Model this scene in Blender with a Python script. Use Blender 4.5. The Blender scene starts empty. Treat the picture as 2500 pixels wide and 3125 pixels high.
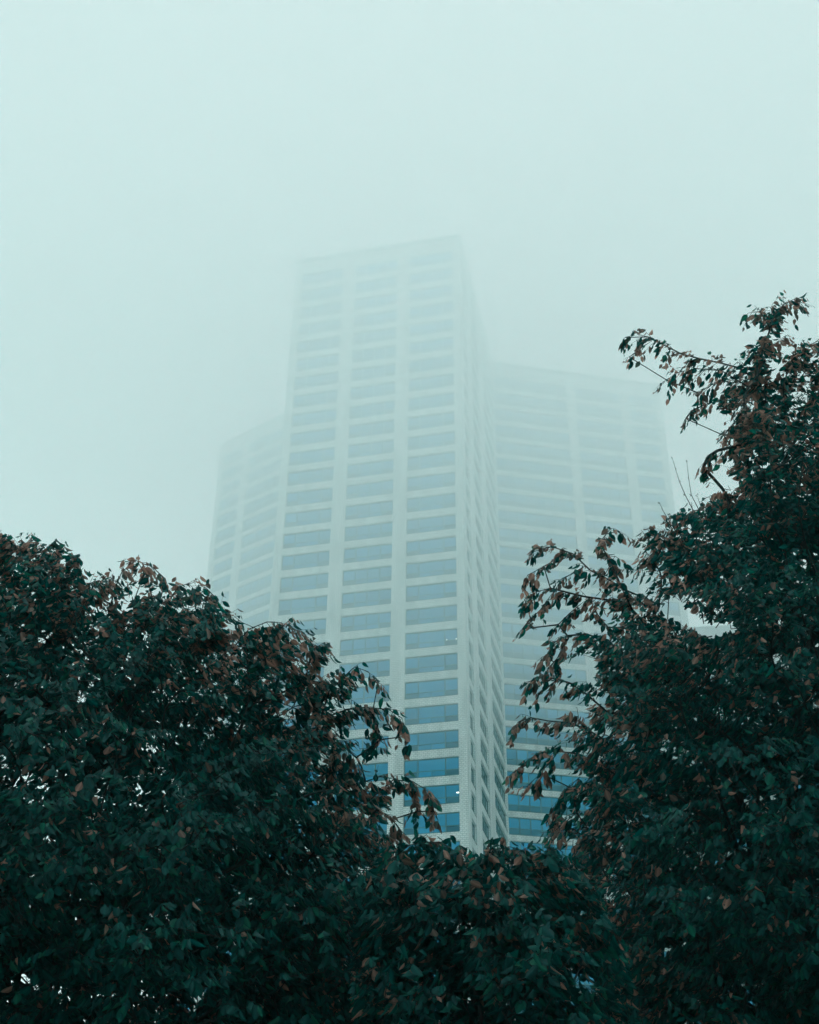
import bpy, math, random
import numpy as np
from mathutils import Vector, Matrix

# ------------------------------------------------------------------ camera, sky, sun, exposure
SC = bpy.context.scene
COL = SC.collection
EYE = Vector((0.0, 0.0, 1.7))
W_PX, H_PX, F_PX = 2500.0, 3125.0, 3950.0
VP = np.array([60.0, -6142.5])
_up = np.array([VP[0], -VP[1], -F_PX]); _up /= np.linalg.norm(_up)
_h = np.array([0, 0, -1.0]); _h -= _up * (_h @ _up); _h /= np.linalg.norm(_h)
_r = np.cross(_h, _up)
BAS = np.array([_r, _h, _up])            # world axes written in camera axes

cam_d = bpy.data.cameras.new('camera')
cam = bpy.data.objects.new('camera', cam_d)
COL.objects.link(cam)
cam_d.sensor_fit = 'VERTICAL'
cam_d.sensor_height = 24.0
cam_d.lens = 24.0 * F_PX / H_PX
cam_d.clip_start = 0.05
cam_d.clip_end = 5000
m3 = Matrix([[BAS[i][j] for j in range(3)] for i in range(3)])
cam.matrix_world = Matrix.Translation(EYE) @ m3.to_4x4()
SC.camera = cam

SUN_EL, SUN_AZ = math.radians(52), math.radians(200)
world = bpy.data.worlds.new('World')
SC.world = world
world.use_nodes = True
nt = world.node_tree
bg = nt.nodes['Background']
sky = nt.nodes.new('ShaderNodeTexSky')
sky.sky_type = 'NISHITA'
sky.sun_disc = False
sky.sun_elevation = SUN_EL
sky.sun_rotation = SUN_AZ
sky.dust_density = 4.0
sky.air_density = 1.0
mixs = nt.nodes.new('ShaderNodeMix'); mixs.data_type = 'RGBA'
mixs.inputs['Factor'].default_value = 0.85          # overcast deck over the clear sky
mixs.inputs['B'].default_value = (11.6, 10.2, 10.45, 1)
nt.links.new(sky.outputs['Color'], mixs.inputs['A'])
nt.links.new(mixs.outputs['Result'], bg.inputs['Color'])
bg.inputs['Strength'].default_value = 0.10

sun_d = bpy.data.lights.new('sun', 'SUN')
sun_d.energy = 0.6
sun_d.angle = math.radians(25)
sun_d.color = (0.92, 1.0, 0.98)
sun = bpy.data.objects.new('sun', sun_d)
COL.objects.link(sun)
sd = Vector((math.sin(SUN_AZ) * math.cos(SUN_EL), math.cos(SUN_AZ) * math.cos(SUN_EL), math.sin(SUN_EL)))
sun.rotation_euler = sd.to_track_quat('Z', 'Y').to_euler()
sun.location = (0, -20, 60)

SC.view_settings.view_transform = 'Standard'
SC.view_settings.look = 'None'
SC.view_settings.exposure = 0.74
SC.view_settings.gamma = 1
SC.view_settings.use_curve_mapping = False
cy = SC.cycles
cy.use_denoising = True
cy.volume_bounces = 24
cy.max_bounces = 28
cy.diffuse_bounces = 8
cy.transparent_max_bounces = 24
cy.use_adaptive_sampling = True

rng = np.random.default_rng(11)
random.seed(11)


# ------------------------------------------------------------------ helpers
def px(x, y, Y):
    """the point of the place seen at photo pixel (x, y), at Y metres ahead"""
    v = BAS @ np.array([x - W_PX / 2, -(y - H_PX / 2), -F_PX])
    return np.array([0, 0, EYE.z]) + v * (Y / v[1])


def pxs(xy, Y):
    v = np.stack([xy[:, 0] - W_PX / 2, -(xy[:, 1] - H_PX / 2), -F_PX * np.ones(len(xy))], 1) @ BAS.T
    return np.array([0, 0, EYE.z]) + v * (Y / v[:, 1])[:, None]


def tag(o, label=None, cat=None, group=None, kind=None):
    if label: o['label'] = label
    if cat: o['category'] = cat
    if group: o['group'] = group
    if kind: o['kind'] = kind
    return o


def link(name, me, mats=(), parent=None):
    o = bpy.data.objects.new(name, me)
    for m in mats:
        if m.name not in me.materials: me.materials.append(m)
    COL.objects.link(o)
    if parent is not None: o.parent = parent
    return o


class MB:
    """collects quads and boxes of one mesh in a local frame"""
    def __init__(self): self.v, self.f, self.m, self.uv = [], [], [], []

    def quad(self, pts, mi=0, uv=None):
        b = len(self.v)
        self.v += [tuple(p) for p in pts]
        self.f.append(tuple(range(b, b + len(pts))))
        self.m.append(mi)
        self.uv.append(uv if uv else [(p[0] + p[1], p[2]) for p in pts])

    def box(self, x0, x1, y0, y1, z0, z1, mi=0, fr=None):
        c = [(x, y, z) for z in (z0, z1) for y in (y0, y1) for x in (x0, x1)]
        if fr: c = [fr(*p) for p in c]
        for q in ((0, 1, 5, 4), (3, 2, 6, 7), (2, 0, 4, 6), (1, 3, 7, 5), (4, 5, 7, 6), (2, 3, 1, 0)):
            self.quad([c[i] for i in q], mi)

    def build(self, name, mats, parent=None):
        me = bpy.data.meshes.new(name)
        me.from_pydata(self.v, [], self.f)
        me.update()
        for m in mats: me.materials.append(m)
        me.polygons.foreach_set('material_index', self.m)
        ul = me.uv_layers.new(name='UVMap')
        ul.data.foreach_set('uv', [c for q in self.uv for p in q for c in p])
        o = bpy.data.objects.new(name, me)
        COL.objects.link(o)
        if parent is not None: o.parent = parent
        return o


def mat(name):
    m = bpy.data.materials.new(name)
    m.use_nodes = True
    return m, m.node_tree, m.node_tree.nodes['Principled BSDF']


# ------------------------------------------------------------------ materials
def brick_mat(name, c1, c2, cm, scale=1.0):
    m, t, b = mat(name)
    uv = t.nodes.new('ShaderNodeUVMap')
    br = t.nodes.new('ShaderNodeTexBrick')
    br.inputs['Color1'].default_value = (*c1, 1)
    br.inputs['Color2'].default_value = (*c2, 1)
    br.inputs['Mortar'].default_value = (*cm, 1)
    br.inputs['Scale'].default_value = scale
    br.inputs['Mortar Size'].default_value = 0.022
    br.inputs['Brick Width'].default_value = 0.40
    br.inputs['Row Height'].default_value = 0.20
    no = t.nodes.new('ShaderNodeTexNoise')
    no.inputs['Scale'].default_value = 0.35
    no.inputs['Detail'].default_value = 6
    mx = t.nodes.new('ShaderNodeMix'); mx.data_type = 'RGBA'; mx.blend_type = 'MULTIPLY'
    rp = t.nodes.new('ShaderNodeValToRGB')
    rp.color_ramp.elements[0].position = 0.3; rp.color_ramp.elements[0].color = (0.64, 0.66, 0.66, 1)
    rp.color_ramp.elements[1].position = 0.7; rp.color_ramp.elements[1].color = (1, 1, 1, 1)
    mp = t.nodes.new('ShaderNodeMapping'); mp.inputs['Scale'].default_value = (3.0, 0.5, 1)
    t.links.new(uv.outputs[0], mp.inputs[0]); t.links.new(mp.outputs[0], no.inputs['Vector'])
    t.links.new(uv.outputs[0], br.inputs['Vector'])
    t.links.new(no.outputs['Fac'], rp.inputs[0])
    mx.inputs['Factor'].default_value = 1
    t.links.new(br.outputs['Color'], mx.inputs['A']); t.links.new(rp.outputs[0], mx.inputs['B'])
    t.links.new(mx.outputs['Result'], b.inputs['Base Color'])
    bm = t.nodes.new('ShaderNodeBump'); bm.inputs['Strength'].default_value = 0.4; bm.inputs['Distance'].default_value = 0.01
    t.links.new(br.outputs['Fac'], bm.inputs['Height']); bm.invert = True
    t.links.new(bm.outputs[0], b.inputs['Normal'])
    b.inputs['Roughness'].default_value = 0.85
    return m


M_BRICK = brick_mat('pale_brick', (0.80, 0.77, 0.76), (0.72, 0.69, 0.68), (0.40, 0.42, 0.43))
M_BRICK2 = brick_mat('grey_brick', (0.45, 0.44, 0.43), (0.38, 0.375, 0.37), (0.25, 0.25, 0.25))


def glass_mat(name, col, rough, met, var):
    m, t, b = mat(name)
    oi = t.nodes.new('ShaderNodeObjectInfo')
    uv = t.nodes.new('ShaderNodeUVMap')
    wn = t.nodes.new('ShaderNodeTexWhiteNoise'); wn.noise_dimensions = '2D'
    t.links.new(uv.outputs[0], wn.inputs['Vector'])
    ad = t.nodes.new('ShaderNodeMath'); ad.operation = 'ADD'
    t.links.new(oi.outputs['Random'], ad.inputs[0]); t.links.new(wn.outputs['Value'], ad.inputs[1])
    fr = t.nodes.new('ShaderNodeMath'); fr.operation = 'FRACT'
    t.links.new(ad.outputs[0], fr.inputs[0])
    mr = t.nodes.new('ShaderNodeMapRange')
    mr.inputs['To Min'].default_value = 1 - var; mr.inputs['To Max'].default_value = 1 + var
    t.links.new(fr.outputs[0], mr.inputs[0])
    vm = t.nodes.new('ShaderNodeVectorMath'); vm.operation = 'SCALE'
    vm.inputs[0].default_value = col
    t.links.new(mr.outputs[0], vm.inputs['Scale'])
    t.links.new(vm.outputs[0], b.inputs['Base Color'])
    b.inputs['Metallic'].default_value = met
    b.inputs['Roughness'].default_value = rough
    return m


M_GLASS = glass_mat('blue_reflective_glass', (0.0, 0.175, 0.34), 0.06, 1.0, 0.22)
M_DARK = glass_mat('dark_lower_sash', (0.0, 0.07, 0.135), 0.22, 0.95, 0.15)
m, t, b = mat('window_metal'); M_FRAME = m
b.inputs['Base Color'].default_value = (0.03, 0.055, 0.065, 1); b.inputs['Roughness'].default_value = 0.5; b.inputs['Metallic'].default_value = 0.3
m, t, b = mat('coping_metal'); M_COPE = m
b.inputs['Base Color'].default_value = (0.20, 0.22, 0.22, 1); b.inputs['Roughness'].default_value = 0.6
m, t, b = mat('roof_gravel'); M_ROOF = m
b.inputs['Base Color'].default_value = (0.2, 0.2, 0.2, 1); b.inputs['Roughness'].default_value = 0.9
m, t, b = mat('lamp_glow'); M_LAMP = m
b.inputs['Emission Color'].default_value = (1, 0.97, 0.85, 1); b.inputs['Emission Strength'].default_value = 3.0
m, t, b = mat('ground_grass'); M_GROUND = m
n = t.nodes.new('ShaderNodeTexNoise'); n.inputs['Scale'].default_value = 0.8; n.inputs['Detail'].default_value = 8
r = t.nodes.new('ShaderNodeValToRGB')
r.color_ramp.elements[0].color = (0.012, 0.045, 0.03, 1); r.color_ramp.elements[1].color = (0.03, 0.10, 0.07, 1)
tc = t.nodes.new('ShaderNodeTexCoord')
t.links.new(tc.outputs['Object'], n.inputs['Vector']); t.links.new(n.outputs['Fac'], r.inputs[0]); t.links.new(r.outputs[0], b.inputs['Base Color'])
b.inputs['Roughness'].default_value = 0.95
m, t, b = mat('bark'); M_BARK = m
n = t.nodes.new('ShaderNodeTexNoise'); n.inputs['Scale'].default_value = 14; n.inputs['Detail'].default_value = 6
r = t.nodes.new('ShaderNodeValToRGB')
r.color_ramp.elements[0].color = (0.008, 0.02, 0.02, 1); r.color_ramp.elements[1].color = (0.03, 0.045, 0.045, 1)
tc = t.nodes.new('ShaderNodeTexCoord')
t.links.new(tc.outputs['Object'], n.inputs['Vector']); t.links.new(n.outputs['Fac'], r.inputs[0]); t.links.new(r.outputs[0], b.inputs['Base Color'])
b.inputs['Roughness'].default_value = 0.8


def leaf_mat():
    m, t, b = mat('leaf')
    at = t.nodes.new('ShaderNodeAttribute'); at.attribute_name = 'tint'
    cr = t.nodes.new('ShaderNodeValToRGB')
    e = cr.color_ramp.elements
    e[0].position = 0.0; e[0].color = (0.000, 0.056, 0.054, 1)
    e[1].position = 1.0; e[1].color = (0.50, 0.27, 0.21, 1)
    for p_, c_ in ((0.30, (0.000, 0.078, 0.072, 1)), (0.48, (0.000, 0.105, 0.088, 1)), (0.56, (0.005, 0.15, 0.095, 1)),
                   (0.62, (0.08, 0.075, 0.065, 1)), (0.8, (0.26, 0.155, 0.125, 1))):
        k = e.new(p_); k.color = c_
    t.links.new(at.outputs['Fac'], cr.inputs[0])
    uv = t.nodes.new('ShaderNodeUVMap')
    sp = t.nodes.new('ShaderNodeSeparateXYZ'); t.links.new(uv.outputs[0], sp.inputs[0])
    # pale midrib, and side veins
    ab = t.nodes.new('ShaderNodeMath'); ab.operation = 'ABSOLUTE'; t.links.new(sp.outputs['X'], ab.inputs[0])
    rib = t.nodes.new('ShaderNodeMapRange'); rib.inputs['From Min'].default_value = 0.03; rib.inputs['From Max'].default_value = 0.12
    rib.inputs['To Min'].default_value = 1.5; rib.inputs['To Max'].default_value = 1.0
    t.links.new(ab.outputs[0], rib.inputs[0])
    mad = t.nodes.new('ShaderNodeMath'); mad.operation = 'MULTIPLY_ADD'; mad.inputs[1].default_value = -0.5
    t.links.new(ab.outputs[0], mad.inputs[0]); t.links.new(sp.outputs['Y'], mad.inputs[2])
    mu = t.nodes.new('ShaderNodeMath'); mu.operation = 'MULTIPLY'; mu.inputs[1].default_value = 55
    t.links.new(mad.outputs[0], mu.inputs[0])
    si = t.nodes.new('ShaderNodeMath'); si.operation = 'SINE'; t.links.new(mu.outputs[0], si.inputs[0])
    sc_ = t.nodes.new('ShaderNodeMath'); sc_.operation = 'MULTIPLY_ADD'; sc_.inputs[1].default_value = 0.12
    t.links.new(si.outputs[0], sc_.inputs[0]); t.links.new(rib.outputs[0], sc_.inputs[2])
    vm = t.nodes.new('ShaderNodeVectorMath'); vm.operation = 'SCALE'
    t.links.new(cr.outputs[0], vm.inputs[0]); t.links.new(sc_.outputs[0], vm.inputs['Scale'])
    t.links.new(vm.outputs[0], b.inputs['Base Color'])
    b.inputs['Roughness'].default_value = 0.45
    b.inputs['Specular IOR Level'].default_value = 0.35
    b.inputs['Specular Tint'].default_value = (0.45, 0.95, 1.0, 1)
    tr = t.nodes.new('ShaderNodeBsdfTranslucent')
    t.links.new(vm.outputs[0], tr.inputs['Color'])
    mx = t.nodes.new('ShaderNodeMixShader'); mx.inputs[0].default_value = 0.52
    out = t.nodes['Material Output']
    t.links.new(b.outputs[0], mx.inputs[1]); t.links.new(tr.outputs[0], mx.inputs[2]); t.links.new(mx.outputs[0], out.inputs[0])
    return m


M_LEAF = leaf_mat()

# ------------------------------------------------------------------ ground
m, t, b = mat('concrete_paving'); M_PAVE = m
br = t.nodes.new('ShaderNodeTexBrick'); br.inputs['Scale'].default_value = 0.5; br.offset = 0
br.inputs['Color1'].default_value = (0.64, 0.64, 0.63, 1); br.inputs['Color2'].default_value = (0.58, 0.585, 0.58, 1)
br.inputs['Mortar'].default_value = (0.2, 0.2, 0.2, 1); br.inputs['Mortar Size'].default_value = 0.01
tc = t.nodes.new('ShaderNodeTexCoord'); t.links.new(tc.outputs['Object'], br.inputs['Vector']); t.links.new(br.outputs['Color'], b.inputs['Base Color'])
b.inputs['Roughness'].default_value = 0.8
GR = MB(); S_ = 590
GR.quad([(-S_, -S_, 0), (S_, -S_, 0), (S_, S_, 0), (-S_, S_, 0)])
tag(GR.build('ground', [M_PAVE]), kind='structure')
LW = MB()
LW.quad([(-30, -12, .004), (34, -12, .004), (34, 26, .004), (-30, 26, .004)])
tag(LW.build('lawn', [M_GROUND]), kind='structure')

# ------------------------------------------------------------------ the tower
H = 118.0
PIT = 0.02375 * H
Z0 = EYE.z
ROOF = Z0 + H
P2 = lambda x, y: np.array([x * H, y * H])
A0, A1 = P2(-0.12649, 1.04709), P2(0.04971, 1.00439)
J1, C1 = P2(0.09795, 1.21769), P2(0.30743, 1.25869)
J0 = A0 + (J1 - A1)
ax = (A1 - A0) / np.linalg.norm(A1 - A0)
D1 = P2(-0.2500, 1.3938)
nC = lambda a, b_: np.array([(b_ - a)[1], -(b_ - a)[0]]) / np.linalg.norm(b_ - a)
C2 = C1 - nC(J1, C1) * 21.0
D2 = D1 - nC(D1, J0) * 21.0
# back corner where the two wings' back walls meet, on the axis of the tower
mid = (A0 + A1) / 2
bk = np.array([-ax[1], ax[0]])
dC = (C1 - J1) / np.linalg.norm(C1 - J1)
tt = ((C2 - mid) @ ax) / (dC @ ax)
K = C2 - dC * tt
FOOT = [A0, A1, J1, C1, C2, K, D2, D1, J0]


class Facade:
    """a wall from p to q seen with its outside to the right of p->q turned towards the viewer"""
    def __init__(self, p, q):
        self.p, self.L = p, float(np.linalg.norm(q - p))
        self.u = (q - p) / self.L
        self.n = np.array([self.u[1], -self.u[0]])

    def at(self, u, d, z):          # u metres along, d metres outwards
        w = self.p + self.u * u + self.n * d
        return (w[0], w[1], z)


DEPTH = 0.28
KS = list(range(2, 42))
HEAD, SILL_A, SILL_C = 0.204, 0.503, 0.455


def rows(sill):
    return [(Z0 + (k - 1 + sill) * PIT, Z0 + (k + HEAD) * PIT) for k in KS]


def wall_face(mb, F, bays, rws, top, off=0.0):
    """the outer skin of one facade with real window recesses; bays are (u0, u1) in metres"""
    def q(u0, u1, z0, z1, d=0.0):
        mb.quad([F.at(u0, d, z0), F.at(u1, d, z0), F.at(u1, d, z1), F.at(u0, d, z1)], 0,
                [(u0 + off, z0), (u1 + off, z0), (u1 + off, z1), (u0 + off, z1)])
    cur = 0.0
    for (a, b_) in bays + [(F.L, F.L)]:
        if a > cur + 1e-3:
            q(cur, a, 0, top)
        cur = b_
    for (a, b_) in bays:
        z = 0.0
        for (z0, z1) in rws:
            q(a, b_, z, z0)
            z = z1
            d = -DEPTH
            uv = lambda w, l: [(0, 0), (w, 0), (w, l), (0, l)]
            mb.quad([F.at(a, 0, z0), F.at(a, 0, z1), F.at(a, d, z1), F.at(a, d, z0)], 0, [(0, z0), (0, z1), (DEPTH, z1), (DEPTH, z0)])
            mb.quad([F.at(b_, 0, z1), F.at(b_, 0, z0), F.at(b_, d, z0), F.at(b_, d, z1)], 0, [(0, z1), (0, z0), (DEPTH, z0), (DEPTH, z1)])
            mb.quad([F.at(a, 0, z0), F.at(a, d, z0), F.at(b_, d, z0), F.at(b_, 0, z0)], 0, uv(DEPTH, b_ - a))
            mb.quad([F.at(a, 0, z1), F.at(b_, 0, z1), F.at(b_, d, z1), F.at(a, d, z1)], 0, uv(b_ - a, DEPTH))
            q(a, b_, z0, z1, d)
        q(a, b_, z, top)


def window_geo(fm, gm, W, Hh, kind, nl, fr=None, seed=0):
    """frame members into fm and panes into gm; local x along, y outwards, z up; the recess is at y = -DEPTH"""
    fr = fr or (lambda x, y, z: (x, y, z))
    g = 0.003
    y0, y1 = -DEPTH + 0.01, -DEPTH + 0.10
    T = 0.07
    def bar(x0, x1, z0, z1, e=0.0):
        fm.box(x0, x1, y0, y1 + e, z0, z1, 0, fr)
    bar(g, W - g, g, T, 0.0); bar(g, W - g, Hh - T, Hh - g)
    bar(g, T, T, Hh - T); bar(W - T, W - g, T, Hh - T)
    # projecting sill
    fm.box(g, W - g, y1 + 0.002, 0.035, 0.004, 0.05, 0, fr)
    def pane(x0, x1, z0, z1, mi, k):
        y = -DEPTH + 0.045
        if mi: y = -DEPTH + 0.035
        t_ = 0.006 * math.sin(seed * 1.7 + k * 2.3)
        s = (seed * 0.137 + k * 0.311) % 1.0
        pts = [fr(x0, y + t_, z0), fr(x1, y - t_, z0), fr(x1, y - t_, z1), fr(x0, y + t_, z1)]
        gm.quad(pts, mi, [(s, s * 3.1)] * 4)
    tr = Hh * (0.36 if kind != 'C' else 0.40)
    m_ = 0.045
    if kind == 'wide':      # narrow light, double-width light, narrow light
        xs = [T, W * .25, W * .75, W - T]
        bar(xs[1] - m_, xs[1] + m_, T, Hh - T, .012); bar(xs[2] - m_, xs[2] + m_, T, Hh - T, .012)
        for i, (a, b_) in enumerate(((T, xs[1] - m_), (xs[1] + m_, xs[2] - m_), (xs[2] + m_, W - T))):
            bar(a, b_, tr - .025, tr + .025)
            pane(a, b_, tr + .025, Hh - T, 0, i)
            if i == 1:
                bar(W * .5 - .02, W * .5 + .02, T, tr - .025)
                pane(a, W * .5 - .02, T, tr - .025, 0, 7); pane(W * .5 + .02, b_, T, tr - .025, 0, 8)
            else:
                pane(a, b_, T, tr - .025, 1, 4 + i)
    else:
        for i in range(nl):
            a = T if i == 0 else W * i / nl + m_
            b_ = W - T if i == nl - 1 else W * (i + 1) / nl - m_
            if i: bar(W * i / nl - m_, W * i / nl + m_, T, Hh - T, .012)
            bar(a, b_, tr - .03, tr + .03)
            pane(a, b_, tr + .03, Hh - T, 0, i)
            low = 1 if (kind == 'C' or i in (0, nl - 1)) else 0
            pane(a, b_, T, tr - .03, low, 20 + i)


tower = bpy.data.objects.new('apartment_tower', None); COL.objects.link(tower)
tag(tower, 'tall pale brick apartment tower with blue window bands, its top fading into fog', 'tower')
tower.location = (float(mid[0]), float(mid[1]), 0)
ORG = Matrix.Translation(tower.location).inverted()


def under(o, parent, inv=ORG):
    o.parent = parent
    if inv is not None: o.matrix_parent_inverse = inv
    return o


FA, FB, FC = Facade(A0, A1), Facade(A1, J1), Facade(J1, C1)
FE, FD = Facade(J0, A0), Facade(D1, J0)
fr_ = lambda F, l: [(a * F.L, b_ * F.L) for a, b_ in l]
BAYS_A = fr_(FA, [(.0405, .298), (.3725, .629), (.7025, .9605)])
BAYS_B = fr_(FB, [(.062, .170), (.300, .507), (.647, .994)])
BAYS_C = fr_(FC, [(.006, .4300), (.4830, .7480), (.8050, .9620)])
BAYS_E = fr_(FE, [(.006, .353), (.493, .700), (.830, .938)])
BAYS_D = fr_(FD, [(.038, .195), (.252, .517), (.570, .994)])

wb = MB()
for i, (F, B_, s) in enumerate(((FA, BAYS_A, SILL_A), (FB, BAYS_B, SILL_A), (FC, BAYS_C, SILL_C), (FE, BAYS_E, SILL_A), (FD, BAYS_D, SILL_C))):
    wall_face(wb, F, B_, rows(s), ROOF - 0.55, i * 31.0)
for p, q_ in ((C1, C2), (C2, K), (K, D2), (D2, D1)):
    wall_face(wb, Facade(p, q_), [], rows(SILL_A), ROOF - 0.55, 7.0)
under(wb.build('wall', [M_BRICK]), tower)
# brick pier ribs that stand a little proud of the spandrels
pb = MB()
for F, B_ in ((FA, BAYS_A), (FB, BAYS_B), (FC, BAYS_C), (FD, BAYS_D), (FE, BAYS_E)):
    ed = [0.0] + [x for ab in B_ for x in ab] + [F.L]
    for a, b_ in zip(ed[0::2], ed[1::2]):
        if b_ - a < 0.4: continue
        c = [F.at(a + .0, .05, 0), F.at(b_, .05, 0), F.at(b_, .05, ROOF - .8), F.at(a, .05, ROOF - .8)]
        pb.quad(c, 0, [(a, 0), (b_, 0), (b_, ROOF), (a, ROOF)])
        for e, sgn in ((a, 0), (b_, 1)):
            w = [F.at(e, 0, 0), F.at(e, .05, 0), F.at(e, .05, ROOF - .8), F.at(e, 0, ROOF - .8)]
            pb.quad(w if sgn == 0 else w[::-1], 0, [(0, 0), (.05, 0), (.05, ROOF), (0, ROOF)])
        pb.quad([F.at(a, 0, ROOF - .8), F.at(a, .05, ROOF - .8), F.at(b_, .05, ROOF - .8), F.at(b_, 0, ROOF - .8)], 0)
under(pb.build('pier', [M_BRICK]), tower)
# roof slab and the metal coping round it
rb = MB()
rb.quad([(p[0], p[1], ROOF - 0.9) for p in FOOT])
under(rb.build('roof', [M_ROOF]), tower)
cb = MB()
N = len(FOOT)
def offs(i, d):
    a, b_, c = FOOT[i - 1], FOOT[i], FOOT[(i + 1) % N]
    n1 = Facade(a, b_).n; n2 = Facade(b_, c).n
    k = (n1 + n2); k = k / (k @ k) * 2
    return b_ + k * d
for i in range(N):
    o1, o2, i1, i2 = offs(i, .10), offs((i + 1) % N, .10), offs(i, -.45), offs((i + 1) % N, -.45)
    z0, z1 = ROOF - 0.62, ROOF
    P3 = lambda p, z: (p[0], p[1], z)
    cb.quad([P3(o1, z0), P3(o2, z0), P3(o2, z1), P3(o1, z1)])
    cb.quad([P3(o1, z1), P3(o2, z1), P3(i2, z1), P3(i1, z1)])
    cb.quad([P3(i2, z0 - .4), P3(i1, z0 - .4), P3(i1, z1), P3(i2, z1)])
    cb.quad([P3(o2, z0), P3(o1, z0), P3(i1, z0), P3(i2, z0)])
under(cb.build('roof_coping', [M_COPE]), tower)


# small window-washing davit at the roof edge
def tube(mb_v, mb_f, pts, rad, n=6):
    pts = [np.array(p, float) for p in pts]
    base0 = len(mb_v)
    for i, p in enumerate(pts):
        d = pts[min(i + 1, len(pts) - 1)] - pts[max(i - 1, 0)]
        d /= (np.linalg.norm(d) + 1e-9)
        a = np.cross(d, [0.3, 0.2, 1.0]); a /= (np.linalg.norm(a) + 1e-9)
        c = np.cross(d, a)
        r_ = rad[i] if hasattr(rad, '__len__') else rad
        for k in range(n):
            th = 2 * math.pi * k / n
            mb_v.append(tuple(p + (a * math.cos(th) + c * math.sin(th)) * r_))
    for i in range(len(pts) - 1):
        for k in range(n):
            k2 = (k + 1) % n
            mb_f.append((base0 + i * n + k, base0 + i * n + k2, base0 + (i + 1) * n + k2, base0 + (i + 1) * n + k))


def mesh_vf(name, v, f, mats, parent=None, smooth=False):
    me = bpy.data.meshes.new(name)
    me.from_pydata(v, [], f); me.update()
    for m_ in mats: me.materials.append(m_)
    if smooth: me.polygons.foreach_set('use_smooth', [True] * len(me.polygons))
    o = bpy.data.objects.new(name, me); COL.objects.link(o)
    if parent is not None: o.parent = parent
    return o


for F, u_, w_ in ((FA, .07, 0.55), (FC, .03, .35), (FB, .12, .4)):
    v, f = [], []
    pts = [F.at(F.L * u_ - w_ * math.cos(a), -.3, ROOF + (0 if a in (0, math.pi) else .9) + .55 * math.sin(a)) for a in [0, .01, .5, 1, 1.57, 2.1, 2.6, 3.13, math.pi]]
    tube(v, f, pts, .045)
    under(mesh_vf('roof_davit', v, f, [M_COPE]), tower)

# windows: every single one of the hundred that show largest; the rest is one part
protos = {}


def proto(kind, nl, W, Hh):
    key = (kind, nl)
    if key not in protos:
        fm, gm = MB(), MB()
        window_geo(fm, gm, W, Hh, kind, nl, None, len(protos) + 1)
        fo = fm.build('window', [M_FRAME]); go = gm.build('pane', [M_GLASS, M_DARK])
        protos[key] = (fo, go, [False])
    return protos[key]


def place_window(F, bay, row, kind, nl):
    a, b_ = bay; z0, z1 = row
    fo, go, used = proto(kind, nl, b_ - a, z1 - z0)
    if used[0]:
        fo, go = fo.copy(), go.copy()
        COL.objects.link(fo); COL.objects.link(go)
    used[0] = True
    x, y, z = F.at(a, 0, z0)
    M = Matrix(((F.u[0], F.n[0], 0, x), (F.u[1], F.n[1], 0, y), (0, 0, 1, z), (0, 0, 0, 1)))
    fo.parent = tower; fo.matrix_parent_inverse = ORG
    fo.matrix_basis = M
    go.parent = fo
    return fo


fmR, gmR = MB(), MB()
RA, RC = rows(SILL_A), rows(SILL_C)
count = 0
lamp_hosts = {}
for F, B_, R_, kinds, tagc in ((FA, BAYS_A, RA, (('wide', 4), ('even', 4), ('wide', 4)), 'A'), (FB, BAYS_B, RA, (('even', 2), ('even', 4), ('even', 6)), 'B'),
                         (FC, BAYS_C, RC, (('C', 8), ('C', 5), ('C', 3)), 'C'), (FD, BAYS_D, RC, (('C', 3), ('C', 5), ('C', 8)), 'D'),
                         (FE, BAYS_E, RA, (('even', 6), ('even', 4), ('even', 2)), 'E')):
    for bi, (bay, kn) in enumerate(zip(B_, kinds)):
        for ri, row in enumerate(R_):
            k = KS[ri]
            own = (tagc == 'A' and k >= (18, 14, 12)[bi]) or (tagc == 'C' and bi == 0 and 12 <= k <= 28) 
            if own:
                o = place_window(F, bay, row, *kn)
                count += 1
                if tagc == 'A' and bi == 2 and k in (22, 16): lamp_hosts[k] = o
            else:
                a, b_ = bay
                fx = (lambda F, a, z0: lambda x, y, z: F.at(a + x, y, z0 + z))(F, a, row[0])
                window_geo(fmR, gmR, b_ - a, row[1] - row[0], kn[0], kn[1], fx, ri * 3 + bi)
ro = under(fmR.build('distant_window', [M_FRAME]), tower); ro['kind'] = 'stuff'
rg = gmR.build('pane', [M_GLASS, M_DARK]); rg.parent = ro
rg['kind'] = 'stuff'
# small lit ceiling lamps that show through two panes
for k, xs in ((22, (.79, .97)), (16, (.95, .975))):
    if k in lamp_hosts:
        W_ = BAYS_A[2][1] - BAYS_A[2][0]
        for xf in xs:
            v, f = [], []
            zc = .75 if k == 22 else 1.1
            tube(v, f, [(W_ * xf - .06, -DEPTH + .06, zc), (W_ * xf - .03, -DEPTH + .06, zc + .02), (W_ * xf + .03, -DEPTH + .06, zc + .02), (W_ * xf + .06, -DEPTH + .06, zc)], [.005, .05, .05, .005], 8)
            mesh_vf('lamp', v, f, [M_LAMP], lamp_hosts[k])

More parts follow.
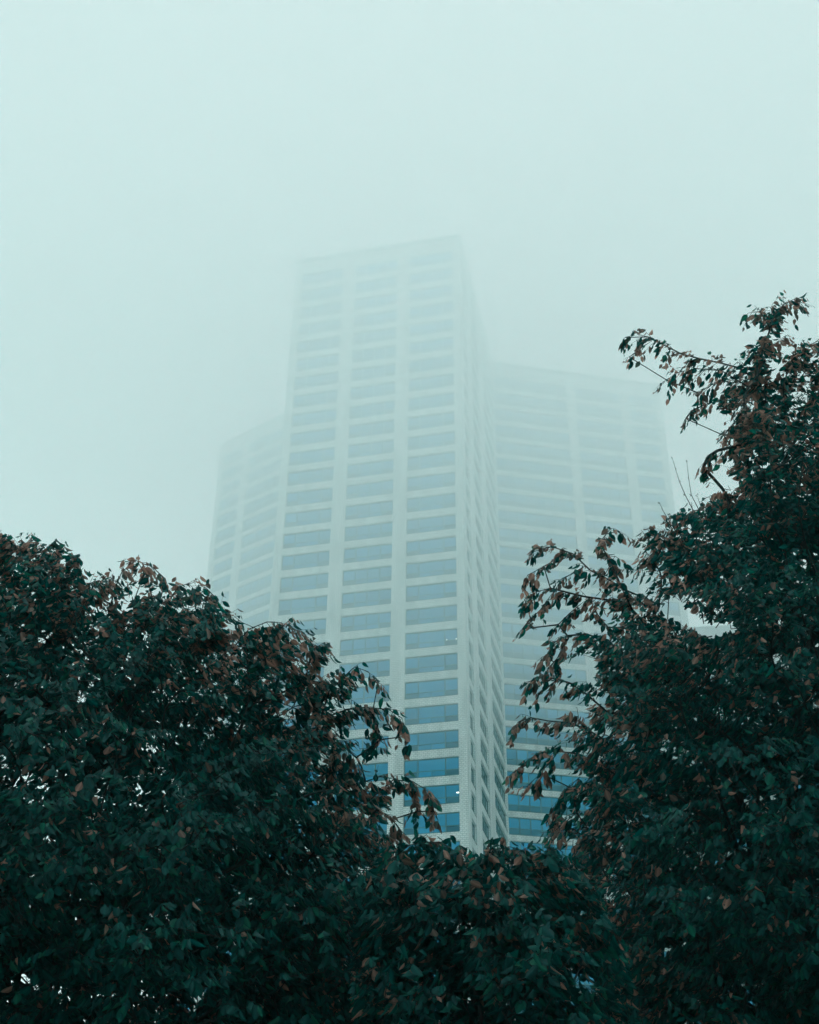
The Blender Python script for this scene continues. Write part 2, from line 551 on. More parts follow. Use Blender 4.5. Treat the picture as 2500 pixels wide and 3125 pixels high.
# ------------------------------------------------------------------ the lower block beyond the right wing
blk = bpy.data.objects.new('brick_block', None); COL.objects.link(blk)
tag(blk, 'lower pale brick block with a flat roof, glimpsed through leaves right of the tower', 'building')
azb = math.radians(8)
ub = np.array([math.cos(azb), -math.sin(azb)])
cb_ = np.array([math.sin(math.radians(14.3)), math.cos(math.radians(14.3))]) * 152.0
B0 = cb_ - ub * 14; B1_ = cb_ + ub * 44
back = -np.array([ub[1], -ub[0]]) * 16
TOPB = Z0 + 152 * math.tan(math.radians(26.95)) - 0.0
blk.location = (float(B0[0]), float(B0[1]), 0)
invb = Matrix.Translation(blk.location).inverted()
F1 = Facade(B0, B1_)
bw = MB()
bays = [(1.8 + i * 9.3, 1.8 + i * 9.3 + 6.8) for i in range(6)]
rwb = [(4 + i * 2.9, 4 + i * 2.9 + 1.8) for i in range(int((TOPB - 8) / 2.9))]
wall_face(bw, F1, bays, rwb, TOPB)
for p, q_ in ((B1_, B1_ + back), (B1_ + back, B0 + back), (B0 + back, B0)):
    wall_face(bw, Facade(p, q_), [], rwb, TOPB)
bw.quad([(p[0], p[1], TOPB) for p in (B0, B1_, B1_ + back, B0 + back)])
under(bw.build('wall', [M_BRICK2]), blk, invb)
cpb = MB()
cpb.box(-.1, F1.L + .1, -16.1, .1, TOPB + .004, TOPB + .35, 0, lambda x, y, z: F1.at(x, y, z))
under(cpb.build('roof', [M_COPE]), blk, invb)
for bay in bays[:3]:
    for row in rwb[6:]:
        fm, gm = MB(), MB()
        fx = (lambda a, z0: lambda x, y, z: F1.at(a + x, y, z0 + z))(bay[0], row[0])
        window_geo(fm, gm, bay[1] - bay[0], row[1] - row[0], 'even', 5, fx, 3)
        wo = under(fm.build('window', [M_FRAME]), blk, invb)
        go = gm.build('pane', [M_GLASS, M_DARK]); go.parent = wo
fm, gm = MB(), MB()
for bi, bay in enumerate(bays):
    for ri, row in enumerate(rwb):
        if bi < 3 and ri >= 6: continue
        fx = (lambda a, z0: lambda x, y, z: F1.at(a + x, y, z0 + z))(bay[0], row[0])
        window_geo(fm, gm, bay[1] - bay[0], row[1] - row[0], 'even', 5, fx, 3)
wo = under(fm.build('distant_window', [M_FRAME]), blk, invb); wo['kind'] = 'stuff'
go = gm.build('pane', [M_GLASS, M_DARK]); go.parent = wo; go['kind'] = 'stuff'


# ------------------------------------------------------------------ trees
def inside(poly, P):
    x, y = P[:, 0], P[:, 1]
    c = np.zeros(len(P), bool)
    n_ = len(poly)
    for i in range(n_):
        x0, y0 = poly[i]; x1, y1 = poly[(i + 1) % n_]
        if y0 == y1: continue
        k = ((y0 > y) != (y1 > y)) & (x < (x1 - x0) * (y - y0) / (y1 - y0) + x0)
        c ^= k
    return c


def edge_dist(poly, P):
    d = np.full(len(P), 1e9)
    n_ = len(poly)
    for i in range(n_):
        a = np.array(poly[i], float); b_ = np.array(poly[(i + 1) % n_], float)
        ab = b_ - a
        t_ = np.clip(((P - a) @ ab) / (ab @ ab + 1e-9), 0, 1)
        d = np.minimum(d, np.linalg.norm(P - (a + t_[:, None] * ab), axis=1))
    return d


def unit(v): return v / (np.linalg.norm(v, axis=-1, keepdims=True) + 1e-9)


LV = np.array([  # along, across, fold
    (0, 0, 0), (.30, 0, 0), (.58, 0, 0), (.83, 0, 0), (1, 0, 0),
    (.26, .215, 1), (.56, .245, 1), (.82, .125, .6), (.26, -.215, 1), (.56, -.245, 1), (.82, -.125, .6)])
LF3 = [(0, 5, 1), (3, 7, 4), (0, 1, 8), (3, 4, 10)]
LF4 = [(1, 5, 6, 2), (2, 6, 7, 3), (1, 2, 9, 8), (2, 3, 10, 9)]
NLV = len(LV)


def leaves_mesh(name, base, axis, nrm, size, tint, parent):
    """base, axis, nrm (n,3): one folded, curled leaf blade each"""
    n_ = len(base)
    axis = unit(axis)
    side = unit(np.cross(nrm, axis))
    up_ = np.cross(axis, side)
    fold = rng.uniform(.10, .34, n_); curl = rng.uniform(-.05, .34, n_)
    wid = rng.uniform(.80, 1.2, n_)
    L8 = LV
    V = (base[:, None] + axis[:, None] * (size[:, None, None] * L8[None, :, 0:1])
         + side[:, None] * (size * wid)[:, None, None] * L8[None, :, 1:2]
         + up_[:, None] * (size[:, None, None] * (L8[None, :, 2:3] * fold[:, None, None] * .45 - curl[:, None, None] * L8[None, :, 0:1] ** 2)))
    V = V.reshape(-1, 3)
    ofs = (np.arange(n_) * NLV)[:, None, None]
    t3 = (np.array(LF3)[None] + ofs).reshape(n_, -1)
    t4 = (np.array(LF4)[None] + ofs).reshape(n_, -1)
    loops = np.concatenate([t3, t4], 1).reshape(-1)
    sizes = np.tile([3, 3, 3, 3, 4, 4, 4, 4], n_)
    starts = np.concatenate([[0], np.cumsum(sizes)[:-1]])
    me = bpy.data.meshes.new(name)
    me.vertices.add(len(V)); me.vertices.foreach_set('co', V.astype(np.float32).ravel())
    me.loops.add(len(loops)); me.loops.foreach_set('vertex_index', loops.astype(np.int32))
    me.polygons.add(len(sizes)); me.polygons.foreach_set('loop_start', starts.astype(np.int32))
    me.update(calc_edges=True)
    at = me.attributes.new('tint', 'FLOAT', 'FACE')
    at.data.foreach_set('value', np.repeat(tint, 8).astype(np.float32))
    uvl = me.uv_layers.new(name='UVMap')
    uvt = L8[:, [1, 0]]
    uvl.data.foreach_set('uv', uvt[(loops % NLV)].astype(np.float32).ravel())
    me.polygons.foreach_set('use_smooth', np.ones(len(sizes), bool))
    me.materials.append(M_LEAF)
    o = bpy.data.objects.new(name, me); COL.objects.link(o); o.parent = parent
    return o


def tubes_np(name, A, B, ra, rb_, parent, n=5):
    """one mesh of many tapered tubes from A to B"""
    d = unit(B - A)
    ref = np.where(np.abs(d[:, 2:3]) > .9, np.array([[1., 0, 0]]), np.array([[0, 0, 1.]]))
    s = unit(np.cross(d, ref)); c = np.cross(d, s)
    th = np.arange(n) * 2 * np.pi / n
    ring = s[:, None] * np.cos(th)[None, :, None] + c[:, None] * np.sin(th)[None, :, None]
    V = np.concatenate([A[:, None] + ring * ra[:, None, None], B[:, None] + ring * rb_[:, None, None]], 1).reshape(-1, 3)
    k = np.arange(n); k2 = (k + 1) % n
    q_ = np.stack([k, k2, k2 + n, k + n], 1)
    loops = (q_[None] + (np.arange(len(A)) * 2 * n)[:, None, None]).reshape(-1)
    me = bpy.data.meshes.new(name)
    me.vertices.add(len(V)); me.vertices.foreach_set('co', V.astype(np.float32).ravel())
    me.loops.add(len(loops)); me.loops.foreach_set('vertex_index', loops.astype(np.int32))
    me.polygons.add(len(A) * n); me.polygons.foreach_set('loop_start', (np.arange(len(A) * n) * 4).astype(np.int32))
    me.update(calc_edges=True)
    me.polygons.foreach_set('use_smooth', np.ones(len(A) * n, bool))
    me.materials.append(M_BARK)
    o = bpy.data.objects.new(name, me); COL.objects.link(o); o.parent = parent
    return o


def tree(name, label, poly, Yc, thick, trunk_px, n_twigs, sprays, leaf, holes=(), gaps=(), bare=(), redness=1.0, cat='tree', group=None, trunk_r=.11):
    poly = np.array(poly, float)
    # --- crown volume: sample the outline, each sample at its own depth in a rounded lens
    lo, hi = poly.min(0), poly.max(0)
    pts = []; wts = []
    while len(pts) < n_twigs:
        c = rng.uniform(lo, hi, (4000, 2))
        c = c[inside(poly, c)]
        ed = edge_dist(poly, c)
        keep = rng.random(len(c)) < np.clip(np.sqrt(ed / 120.0), .5, 1.0)
        for h_ in holes:
            hh = np.array(h_, float)
            keep &= ~inside(hh, c)
        c, ed = c[keep], ed[keep]
        for a_, e_ in zip(c, ed): pts.append((a_[0], a_[1], e_))
    pts = np.array(pts[:n_twigs])
    th = thick * np.sqrt(np.clip(pts[:, 2] / 600.0, 0.02, 1.0))
    # boughs: flattened sprays of shoots sharing one direction, with dark gaps between them
    nb = n_twigs // 26
    bsel = rng.choice(len(pts), nb, replace=False)
    bY = Yc + rng.uniform(-1, .6, nb) * th[bsel]
    bc = pxs(pts[bsel, :2], bY)
    ccen = px(trunk_px[0], trunk_px[1] - 700, Yc)
    bd = unit(unit(bc - ccen) + rng.normal(0, .35, (nb, 3)) * np.array([1, 1, .4])); bd[:, 2] = np.abs(bd[:, 2]) * .5 + .1; bd = unit(bd)
    nfill = int(n_twigs * .50)
    own = np.concatenate([np.full(nfill, -1), rng.integers(0, nb, n_twigs - nfill)])
    Y = Yc + rng.uniform(-.15, 1, n_twigs) * th
    base = pxs(pts[:, :2], Y)
    rim = pts[:, 2].copy()
    k_ = own >= 0
    ob = own[k_]
    side_ = unit(np.cross(bd[ob], [0, 0, 1.0]))
    s_ = rng.uniform(-.5, .45, k_.sum()) * np.minimum(1, .35 + rim[bsel][ob] / 160.)
    w_ = rng.normal(0, .15, k_.sum()) * (1.15 - (s_ + .5)) * np.minimum(1, .4 + rim[bsel][ob] / 160.)
    base[k_] = bc[ob] + bd[ob] * s_[:, None] + side_ * w_[:, None] + np.array([0, 0, 1.0]) * (rng.normal(0, .035, k_.sum()) - .45 * s_ * np.abs(s_) - .5 * w_ * w_)[:, None]
    rim[k_] = rim[bsel][ob]
    red_b = rng.choice([.1, .4, 1.0, 2.0], nb); red = np.ones(n_twigs); red[k_] = red_b[ob]
    bdir = np.zeros((n_twigs, 3)); bdir[k_] = unit(bd[ob] + side_ * (np.sign(w_) * .55)[:, None])
    # --- sprays: arching shoots that leave the crown
    sp_nodes = []; sp_dir = []; sp_rim = []
    for si, (line, wpx, dens) in enumerate(sprays):
        dY = rng.uniform(-.35, .2)
        ln = [px(x, y, Yc + dY * (.4 + .6 * (1 - i / max(1, len(line) - 1)))) for i, (x, y) in enumerate(line)]
        for i in range(len(ln) - 1):
            a_, b_ = ln[i], ln[i + 1]
            L_ = np.linalg.norm(b_ - a_)
            for s in np.arange(0, L_, .031 / dens):
                p_ = a_ + (b_ - a_) * (s / L_)
                wm = 1.12 * wpx * Yc / F_PX
                sp_nodes.append(p_); sp_dir.append((b_ - a_) / L_); sp_rim.append(wm)
    nS = len(sp_nodes)
    if nS:
        spn = np.array(sp_nodes); spd = np.array(sp_dir); spw = np.array(sp_rim)
    # --- skeleton
    tx, ty = trunk_px
    top = px(tx, ty, Yc)
    root = np.array([top[0] + .15, top[1] + .1, 0.0])
    skel = [root + (top - root) * s + np.array([.05 * math.sin(5 * s), .05 * math.cos(4 * s) - .05, 0]) * (s > 0) for s in np.linspace(0, 1, 9)]
    nT = len(skel)
    allp = np.concatenate([np.array(skel), base, spn] if nS else [np.array(skel), base])
    par = np.full(len(allp), -1); par[1:nT] = np.arange(nT - 1)
    plen = np.zeros(len(allp))
    for i in range(1, nT): plen[i] = plen[i - 1] + np.linalg.norm(allp[i] - allp[i - 1])
    order = nT + np.argsort(np.linalg.norm(allp[nT:] - top, axis=1))
    done = list(range(nT // 2, nT))
    D = np.zeros((len(allp), 3)); Pl = np.zeros(len(allp)); idx = np.zeros(len(allp), int)
    nd = 0
    for i in done: D[nd] = allp[i]; Pl[nd] = plen[i]; idx[nd] = i; nd += 1
    for i in order:
        d_ = np.linalg.norm(D[:nd] - allp[i], axis=1)
        j = np.argmin(d_ + (.14 if i < nT + len(base) else .03) * Pl[:nd])
        par[i] = idx[j]; plen[i] = plen[idx[j]] + d_[j]
        D[nd] = allp[i]; Pl[nd] = plen[i]; idx[nd] = i; nd += 1
    cnt = np.ones(len(allp))
    for i in order[::-1]: cnt[par[i]] += cnt[i]
    for i in range(nT - 1, 0, -1): cnt[par[i]] += cnt[i]
    # let the limbs run in easy curves
    main = np.full(len(allp), -1); best = np.zeros(len(allp))
    for i in range(1, len(allp)):
        if cnt[i] > best[par[i]]: best[par[i]] = cnt[i]; main[par[i]] = i
    mv = np.where((cnt > 12) & (main >= 0) & (np.arange(len(allp)) >= nT) & (np.arange(len(allp)) < nT + len(base)))[0]
    for _ in range(5):
        allp[mv] = .4 * allp[mv] + .3 * allp[par[mv]] + .3 * allp[main[mv]]
    rad = .0017 * np.power(cnt, .38)
    lk = np.linalg.norm(allp - allp[par], axis=1)
    rad = np.where((lk > .22) & (cnt < 300) & (np.arange(len(allp)) >= nT), np.minimum(rad, .0042), rad)
    rad = np.minimum(rad, trunk_r)
    rad[0] = trunk_r * 1.25
    o = bpy.data.objects.new(name, None); COL.objects.link(o)
    tag(o, label, cat, group)
    # trunk
    tubes_np('trunk', allp[par[1:nT]], allp[1:nT], rad[par[1:nT]], rad[1:nT], o, 12)
    # limbs: the sub-trees that leave the trunk
    lim = np.full(len(allp), -1)
    starts = [i for i in order if par[i] < nT]
    for i in order: lim[i] = i if par[i] < nT else lim[par[i]]
    big = [s for s in starts if (lim == s).sum() > 60]
    for s in big:
        ids = np.where(lim == s)[0]
        if len(holes):
            v_ = (allp[ids] - np.array([0, 0, EYE.z])) @ BAS
            pq = np.stack([W_PX / 2 + F_PX * v_[:, 0] / -v_[:, 2], H_PX / 2 - F_PX * v_[:, 1] / -v_[:, 2]], 1)
            cut = np.zeros(len(ids), bool)
            for h_ in holes: cut |= inside(np.array(h_, float), pq)
            ids = ids[~(cut & (cnt[ids] < 300))]
        tubes_np('limb', allp[par[ids]], allp[ids], np.minimum(rad[par[ids]], rad[ids] * 1.6), rad[ids], o, 6)
    small = np.where((lim >= 0) & ~np.isin(lim, big))[0]
    # --- twigs and leaves
    LB, LA, LN, LS, LT = [], [], [], [], []
    TA, TB, TR = [allp[par[i]] for i in small], [allp[i] for i in small], [float(rad[i]) for i in small]
    cen = top + np.array([0, 0, .6])
    down = np.array([0, 0, -1.0])
    ends = list(range(nT, len(allp)))
    for q in ends:
        p_ = allp[q]
        if q < nT + len(base):
            out = (unit(p_ - cen) * .7 + rng.normal(0, .45, 3) + np.array([0, 0, .25])) if own[q - nT] < 0 else bdir[q - nT] + rng.normal(0, .28, 3)
            nl = int(rng.integers(7, 12)); L_ = rng.uniform(.20, .36) * leaf / .085
            near = rim[q - nT]
            L_ *= .6 if near < 90 else 1.0
        else:
            k = q - nT - len(base)
            lat = unit(np.cross(spd[k], [0, 0, 1.0])) * rng.choice([-1, 1]) * rng.uniform(.3, 1.1)
            out = spd[k] * rng.uniform(.4, 1.2) + lat + rng.normal(0, .25, 3) + down * rng.uniform(-.3, .5)
            nl = int(rng.integers(3, 6)); L_ = max(.06, spw[k]) * rng.uniform(1.0, 2.6)
            near = 0
        pr = redness * (.55 if near < 80 else (.28 if near < 220 else .05)) * (red[q - nT] if q < nT + len(base) else rng.choice([.5, 1.0, 1.5]))
        out = unit(out)
        prev = p_; dr = out.copy()
        seg = nl
        for j in range(seg):
            dr = unit(dr + down * (.55 / seg) + rng.normal(0, .06, 3))
            nx = prev + dr * (L_ / seg)
            TA.append(prev); TB.append(nx); TR.append(.0022 * (1 - .7 * j / seg))
            sd_ = np.cross(dr, [0, 0, 1.0]); sd_ = sd_ / (np.linalg.norm(sd_) + 1e-6) * (1 if j % 2 else -1)
            a_ = dr * .5 + sd_ * .42 + down * rng.uniform(.45, 1.25) + rng.normal(0, .17, 3)
            LB.append(nx + rng.normal(0, .004, 3)); LA.append(a_)
            nn = np.cross(a_, sd_) * (1 if j % 2 else -1) + rng.normal(0, .35, 3)
            LN.append(nn)
            LS.append(leaf * rng.uniform(.5, 1.15) * (.8 if j == seg - 1 else 1))
            LT.append(rng.uniform(.6, 1.0) if rng.random() < pr else rng.uniform(0, .57))
            prev = nx
    LB, LA, LN, LS, LT = (np.array(q_) for q_ in (LB, LA, LN, LS, LT))
    LT2 = unit(LA) * LS[:, None]
    def proj(P_):
        v_ = (P_ - np.array([0, 0, EYE.z])) @ BAS
        return np.stack([W_PX / 2 + F_PX * v_[:, 0] / -v_[:, 2], H_PX / 2 - F_PX * v_[:, 1] / -v_[:, 2]], 1)
    TA, TB, TR = np.array(TA), np.array(TB), np.array(TR)
    tq = proj(TB)
    tk = np.ones(len(tq), bool)
    for h_ in holes: tk &= ~inside(np.array(h_, float), tq)
    for hx, hy, hr in gaps: tk &= ~((np.hypot(tq[:, 0] - hx, (tq[:, 1] - hy) * 1.5) < hr) & (rng.random(len(tq)) < .8))
    TA, TB, TR = TA[tk], TB[tk], TR[tk]
    q_ = proj(LB + LT2 * .5)
    def near_spray(Q, pad):
        k_ = np.zeros(len(Q), bool)
        for line, wpx, _d in sprays:
            for a_, b_ in zip(line[:-1], line[1:]):
                a_, b_ = np.array(a_, float), np.array(b_, float)
                t_ = np.clip(((Q - a_) @ (b_ - a_)) / ((b_ - a_) @ (b_ - a_)), 0, 1)
                dv = Q - (a_ + t_[:, None] * (b_ - a_))
                k_ |= (np.hypot(dv[:, 0], np.where(dv[:, 1] > 0, dv[:, 1] * .7, dv[:, 1] * 1.9)) < wpx * 1.35 + pad)
        return k_
    ok = inside(poly, q_) | (edge_dist(poly, q_) < 14) | near_spray(q_, 8)
    for h_ in holes: ok &= ~inside(np.array(h_, float), q_)
    for hx, hy, hr in gaps: ok &= ~((np.hypot(q_[:, 0] - hx, (q_[:, 1] - hy) * 1.5) < hr * .75) & (rng.random(len(q_)) < .9))
    tk = inside(poly, proj(TB)) | near_spray(proj(TB), 10)
    tubes = tubes_np('twig', TA[tk], TB[tk], TR[tk], TR[tk] * .85, o, 3)
    tubes['kind'] = 'stuff'
    LB, LA, LN, LS, LT = (q2[ok] for q2 in (LB, LA, LN, LS, LT))
    leaves_mesh('crown', LB, LA, LN, LS, LT, o)
    for line in bare:
        v, f = [], []
        n_ = len(line)
        pp = [px(x, y, Yc) + rng.normal(0, .004, 3) for x, y in line]
        tube(v, f, pp, [.0045 - .0032 * i / (n_ - 1) for i in range(n_)], 5)
        for p_ in pp[1:]:
            for _ in range(2):
                q_ = p_ + rng.normal(0, .006, 3)
                tube(v, f, [q_, q_ + np.array([rng.normal(0, .004), 0, .010]), q_ + np.array([0, 0, .016])], [.002, .004, .0005], 4)
        mesh_vf('bare_twig', v, f, [M_BARK], o)
    return o, len(LB)


LEFT = [(-650, 1850), (-300, 1720), (0, 1670), (90, 1660), (180, 1700), (240, 1770), (300, 1815), (350, 1880), (420, 1840), (480, 1800), (540, 1830), (600, 1860), (650, 1905),
        (720, 1930), (800, 1930), (880, 1935), (930, 2000), (960, 2060), (1020, 2140), (1045, 2200), (1050, 2260), (1035, 2330), (1060, 2390), (1115, 2450),
        (1150, 2520), (1190, 2590), (1230, 2650), (1240, 2900), (1230, 3300), (1150, 3450), (700, 3500), (200, 3480), (-400, 3350), (-750, 2700)]
L_SPR = [([(200, 1950), (150, 1800), (110, 1700), (70, 1650)], 34, 1.0), ([(60, 1800), (20, 1700), (0, 1660)], 34, 1.0),
         ([(110, 1690), (165, 1672), (205, 1712)], 26, .9), ([(260, 1850), (290, 1770), (320, 1790), (339, 1802)], 28, .8),
         ([(330, 1880), (350, 1800), (372, 1745), (415, 1712), (465, 1730), (510, 1772)], 30, 1.0),
         ([(365, 1830), (352, 1790), (346, 1764)], 14, .7), ([(440, 1750), (420, 1712)], 22, 1.),
         ([(500, 1860), (545, 1790), (590, 1778), (630, 1795), (662, 1828)], 24, .8), ([(560, 1850), (600, 1812), (645, 1850), (654, 1870)], 18, .6),
         ([(600, 1950), (668, 1900), (672, 1870), (715, 1880), (745, 1905)], 28, .9),
         ([(700, 1990), (760, 1920), (815, 1898), (860, 1900)], 28, .9), ([(800, 1990), (870, 1905), (920, 1930), (955, 1975), (975, 2015)], 34, 1.1),
         ([(850, 2120), (930, 2080), (985, 2080), (1002, 2100)], 26, .9),
         ([(960, 2250), (1005, 2110), (1045, 2070), (1083, 2035), (1125, 2050), (1160, 2095)], 26, .9),
         ([(1000, 2187), (1060, 2165), (1116, 2159), (1186, 2165), (1228, 2192), (1238, 2250)], 32, 1.2), ([(1110, 2165), (1150, 2200), (1160, 2260)], 24, 1.0),
         ([(1040, 2270), (1080, 2300), (1110, 2350)], 34, 1.0), ([(1060, 2400), (1116, 2385), (1160, 2370), (1215, 2380)], 30, 1.),
         ([(1130, 2440), (1200, 2380), (1260, 2385), (1300, 2410), (1320, 2450), (1325, 2480)], 27, 1.1), ([(1150, 2470), (1200, 2500), (1235, 2550)], 26, .9),
         ([(1240, 2400), (1270, 2440), (1275, 2480)], 20, .9)]
RIGHT = [(2330, 1150), (2400, 1130), (2470, 1090), (2600, 1000), (2800, 1000), (3050, 1300), (3300, 1900), (3350, 2600), (3100, 3300), (2500, 3520), (1900, 3450), (1850, 3100), (1800, 2750), (1730, 2660),
         (1760, 2620), (1785, 2500), (1805, 2430), (1810, 2370), (1825, 2280), (1815, 2200), (1840, 2110), (1835, 2030), (1880, 1960), (1900, 1870), (1960, 1840), (2010, 1810), (2000, 1760), (1975, 1690),
         (2000, 1630), (2070, 1590), (2150, 1545), (2230, 1520), (2280, 1480), (2310, 1420), (2290, 1370), (2240, 1330), (2260, 1260), (2270, 1200)]
R_HOLE = [[(2025, 1830), (2080, 1828), (2145, 1890), (2235, 1900), (2268, 1922), (2170, 1950), (2105, 1920), (2020, 1872)]]
R_SPR = [([(2330, 1120), (2254, 1122), (2200, 1108), (2138, 1095), (2080, 1080), (2040, 1060), (1985, 1030), (1945, 1020), (1900, 1032)], 30, 1.3),
         ([(2200, 1130), (2120, 1125), (2060, 1140), (2030, 1165)], 34, 1.1), ([(2240, 1160), (2180, 1170), (2130, 1200)], 36, 1.3), ([(2330, 1180), (2270, 1170), (2210, 1165)], 40, 1.5), ([(2340, 1260), (2290, 1270), (2250, 1290)], 44, 1.5), ([(2350, 1350), (2300, 1310), (2260, 1320)], 42, 1.4), ([(1990, 1040), (1960, 1060), (1920, 1090)], 24, .7),
         ([(2311, 1150), (2325, 1080), (2345, 1020), (2358, 975), (2390, 930), (2425, 912), (2440, 935)], 34, 1.5), ([(2350, 1000), (2320, 950), (2285, 955)], 26, 1.2),
         ([(2340, 1060), (2385, 1040)], 30, 1.4), ([(2335, 1100), (2300, 1060)], 26, 1.2), ([(2360, 960), (2350, 935)], 26, 1.2),
         ([(2390, 1180), (2410, 1110), (2450, 1060), (2500, 1040)], 34, 1.2),
         ([(2290, 1215), (2225, 1215), (2150, 1235), (2110, 1255), (2090, 1282)], 26, 1.1), ([(2283, 1256), (2240, 1290), (2208, 1330)], 34, 1.2),
         ([(2311, 1343), (2250, 1360), (2190, 1375), (2160, 1395), (2145, 1430)], 24, 1.0), ([(2300, 1390), (2250, 1400)], 26, 1.0),
         ([(2200, 1530), (2120, 1560), (2060, 1590)], 28, 1.0), ([(2030, 1640), (1990, 1630), (1960, 1645)], 26, 1.), ([(2050, 1690), (1990, 1690), (1962, 1720)], 32, 1.1),
         ([(2010, 1845), (1950, 1818), (1906, 1800), (1860, 1770), (1801, 1740), (1749, 1690), (1690, 1670), (1640, 1668), (1618, 1690)], 27, 1.25),
         ([(1720, 1690), (1660, 1730), (1610, 1755), (1595, 1778)], 20, .9), ([(1780, 1730), (1730, 1760), (1700, 1790)], 22, .9),
         ([(1900, 1800), (1880, 1750), (1859, 1708), (1830, 1655), (1865, 1612), (1900, 1625)], 20, .85), ([(1860, 1700), (1890, 1695)], 18, .7),
         ([(2004, 1850), (1930, 1840), (1848, 1830), (1780, 1820), (1732, 1808), (1680, 1795), (1640, 1805), (1600, 1830)], 26, 1.3),
         ([(1690, 1805), (1650, 1860), (1610, 1900), (1590, 1925)], 16, .7), ([(1790, 1830), (1740, 1870), (1700, 1910)], 24, .9), ([(1800, 1830), (1820, 1870), (1860, 1920)], 24, .9),
         ([(1900, 1990), (1848, 1955), (1790, 1935), (1732, 1940), (1690, 1960), (1665, 2010)], 28, 1.1), ([(1730, 1950), (1700, 2010), (1665, 2050)], 22, .9),
         ([(1850, 2170), (1788, 2117), (1740, 2085), (1696, 2071), (1640, 2065), (1600, 2090)], 25, 1.0), ([(1700, 2080), (1640, 2120)], 22, .8),
         ([(1850, 2260), (1788, 2224), (1730, 2205), (1672, 2200), (1620, 2190), (1580, 2205), (1562, 2230)], 25, 1.1),
         ([(1830, 2330), (1760, 2300), (1696, 2292), (1640, 2300), (1600, 2330), (1565, 2360)], 28, 1.15), ([(1700, 2300), (1650, 2360), (1610, 2400)], 26, .9),
         ([(1770, 2370), (1730, 2410), (1700, 2470), (1685, 2510)], 27, 1.2), ([(1760, 2480), (1700, 2530), (1675, 2580)], 27, 1.0)]
R_BARE = [[(2150, 1600), (2118, 1564), (2090, 1510), (2073, 1470), (2062, 1430), (2052, 1400)], [(2150, 1590), (2133, 1562), (2112, 1510), (2101, 1460), (2096, 1412)],
          [(2160, 1590), (2140, 1548), (2128, 1514)], [(2060, 1620), (2040, 1590), (2022, 1555), (2015, 1535)], [(2180, 1560), (2170, 1530), (2174, 1512)]]
CENT = [(1180, 2590), (1240, 2585), (1300, 2585), (1350, 2590), (1400, 2625), (1440, 2650), (1480, 2630), (1530, 2605), (1600, 2600), (1680, 2610), (1740, 2630), (1800, 2700),
        (1900, 2900), (1950, 3200), (1850, 3500), (1500, 3600), (1150, 3500), (1080, 3000), (1120, 2700)]
C_SPR = [([(1200, 2620), (1245, 2580), (1300, 2570), (1345, 2570), (1390, 2600), (1420, 2640)], 30, 1.0), ([(1640, 2660), (1610, 2600), (1560, 2585), (1510, 2592), (1472, 2625)], 30, 1.1),
         ([(1700, 2640), (1650, 2600), (1620, 2600)], 26, 1.0), ([(1500, 2640), (1470, 2680), (1455, 2720)], 30, 1.)]

total = 0
GRP = 'copper leaved trees in front of the tower'
for args in (
    dict(name='leafy_tree', label='broad drooping tree with green and copper leaves filling the lower left below the fog', poly=LEFT, Yc=8.0, thick=1.7, trunk_px=(250, 3250),
         n_twigs=11300, sprays=L_SPR, gaps=[(152, 2562, 36), (185, 2585, 24), (470, 2790, 36), (345, 2815, 18), (520, 2800, 22), (60, 2990, 52), (28, 3060, 30), (18, 2950, 26), (110, 3015, 24), (290, 1850, 22), (395, 2560, 14)], leaf=.078, group=GRP),
    dict(name='leafy_tree', label='taller tree right of the tower with long leafy arms and bare twigs sticking up', poly=RIGHT, Yc=8.6, thick=1.8, trunk_px=(2560, 3200),
         n_twigs=13600, sprays=R_SPR, leaf=.078, holes=R_HOLE, gaps=[(2280, 2440, 34), (2320, 2435, 26), (2110, 2330, 14), (2350, 2010, 44), (2380, 1900, 18), (2420, 2130, 18), (2440, 2400, 16), (2200, 1980, 14)], bare=R_BARE, group=GRP),
    dict(name='leafy_tree', label='low tree between the two big ones hiding the foot of the tower', poly=CENT, Yc=6.9, thick=.9, trunk_px=(1520, 3350),
         n_twigs=2000, sprays=C_SPR, leaf=.080, group=GRP, redness=.55, trunk_r=.06),
):
    o, nl_ = tree(**args)
    total += nl_
# added leaf masses out of view, to keep sky light off the near trees
gb, ga, gn, gs, gt = [], [], [], [], []
for (x, y, z, r_) in ((-7.5, 1.5, 5.6, 2.8), (-6.5, -4.0, 6.2, 3.2), (-1.5, -6.0, 6.6, 3.2), (4.0, -5.5, 6.4, 3.2), (8.5, -1.0, 6.4, 3.2), (9.5, 4.5, 6.6, 3.1), (0.5, -3.6, 7.8, 2.7), (-4.6, -1.6, 7.4, 2.4), (5.0, -2.2, 7.6, 2.5)):
    n_ = 5200
    d_ = unit(rng.normal(0, 1, (n_, 3)))
    p_ = np.array([x, y, z]) + d_ * (r_ * rng.uniform(.55, 1.0, (n_, 1)) * (1 + .15 * np.sin(5 * d_[:, :1] + x) * np.cos(4 * d_[:, 2:3])))
    gb.append(p_); ga.append(np.array([0, 0, -.8]) + rng.normal(0, .5, (n_, 3))); gn.append(d_ + rng.normal(0, .4, (n_, 3)))
    gs.append(rng.uniform(.16, .26, n_)); gt.append(rng.uniform(0, .8, n_))
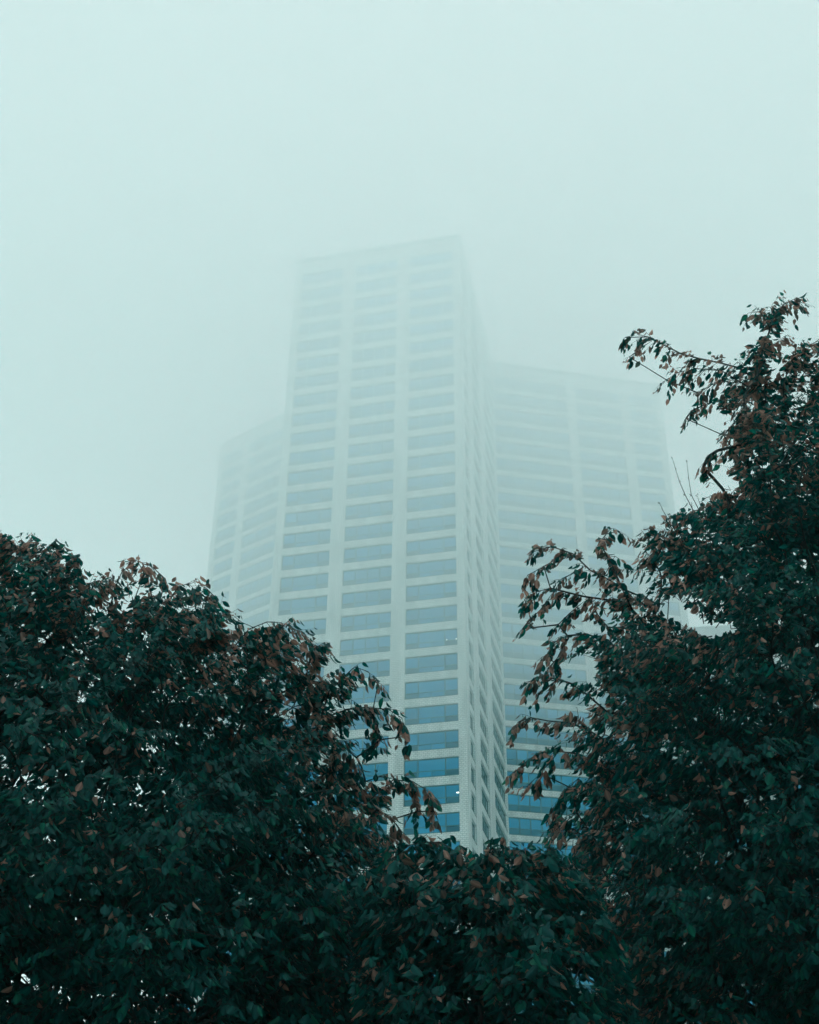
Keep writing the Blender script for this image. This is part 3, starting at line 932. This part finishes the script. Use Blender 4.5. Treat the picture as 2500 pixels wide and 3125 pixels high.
shade_lv = leaves_mesh('unseen_shade_leaves', np.concatenate(gb), np.concatenate(ga), np.concatenate(gn), np.concatenate(gs), np.concatenate(gt), None)
shade_lv['kind'] = 'stuff'
print('leaves', total, 'windows', count)


# ------------------------------------------------------------------ fog
def fog_box(name, x, y0, y1, z0, z1, dens, col=(0.985, 1.0, 0.997)):
    mb = MB()
    mb.box(-x, x, y0, y1, z0, z1)
    m = bpy.data.materials.new(name)
    m.use_nodes = True
    t = m.node_tree
    t.nodes.clear()
    out = t.nodes.new('ShaderNodeOutputMaterial')
    pv = t.nodes.new('ShaderNodeVolumePrincipled')
    pv.inputs['Color'].default_value = (*col, 1)
    pv.inputs['Density'].default_value = dens
    pv.inputs['Anisotropy'].default_value = 0.0
    t.links.new(pv.outputs[0], out.inputs['Volume'])
    o = mb.build(name, [m])
    tag(o, kind='stuff')
    return o


fog_box('haze', 620, -620, 620, -1.0, ROOF + 4, 0.0013, (0.48, 1.0, 0.97))
# the stratus the tower rises into: its base lies lower this side of the tower than behind it
def stratus(x, y0, y1, zf, zb, zt, dens):
    ym = 116.5
    prof = [(y0, zf), (ym, zf), (ym, zb), (y1, zb), (y1, zt), (y0, zt)]
    mb = MB()
    for i in range(6):
        (ya, za), (yb, zb_) = prof[i], prof[(i + 1) % 6]
        mb.quad([(-x, ya, za), (-x, yb, zb_), (x, yb, zb_), (x, ya, za)])
    mb.quad([(x, y, z) for y, z in prof])
    mb.quad([(-x, y, z) for y, z in prof[::-1]])
    m = bpy.data.materials.new('stratus'); m.use_nodes = True; m.node_tree.nodes.clear()
    out = m.node_tree.nodes.new('ShaderNodeOutputMaterial'); pv = m.node_tree.nodes.new('ShaderNodeVolumePrincipled')
    pv.inputs['Color'].default_value = (0.987, 1.0, 0.998, 1); pv.inputs['Density'].default_value = dens
    m.node_tree.links.new(pv.outputs[0], out.inputs['Volume'])
    tag(mb.build('low_cloud', [m]), kind='stuff')


stratus(340, -330, 340, Z0 + 0.385 * H, Z0 + 0.50 * H, 168, 0.0157)
stratus(337, -327, 337, Z0 + 0.60 * H, Z0 + 0.86 * H, 141, 0.0165)
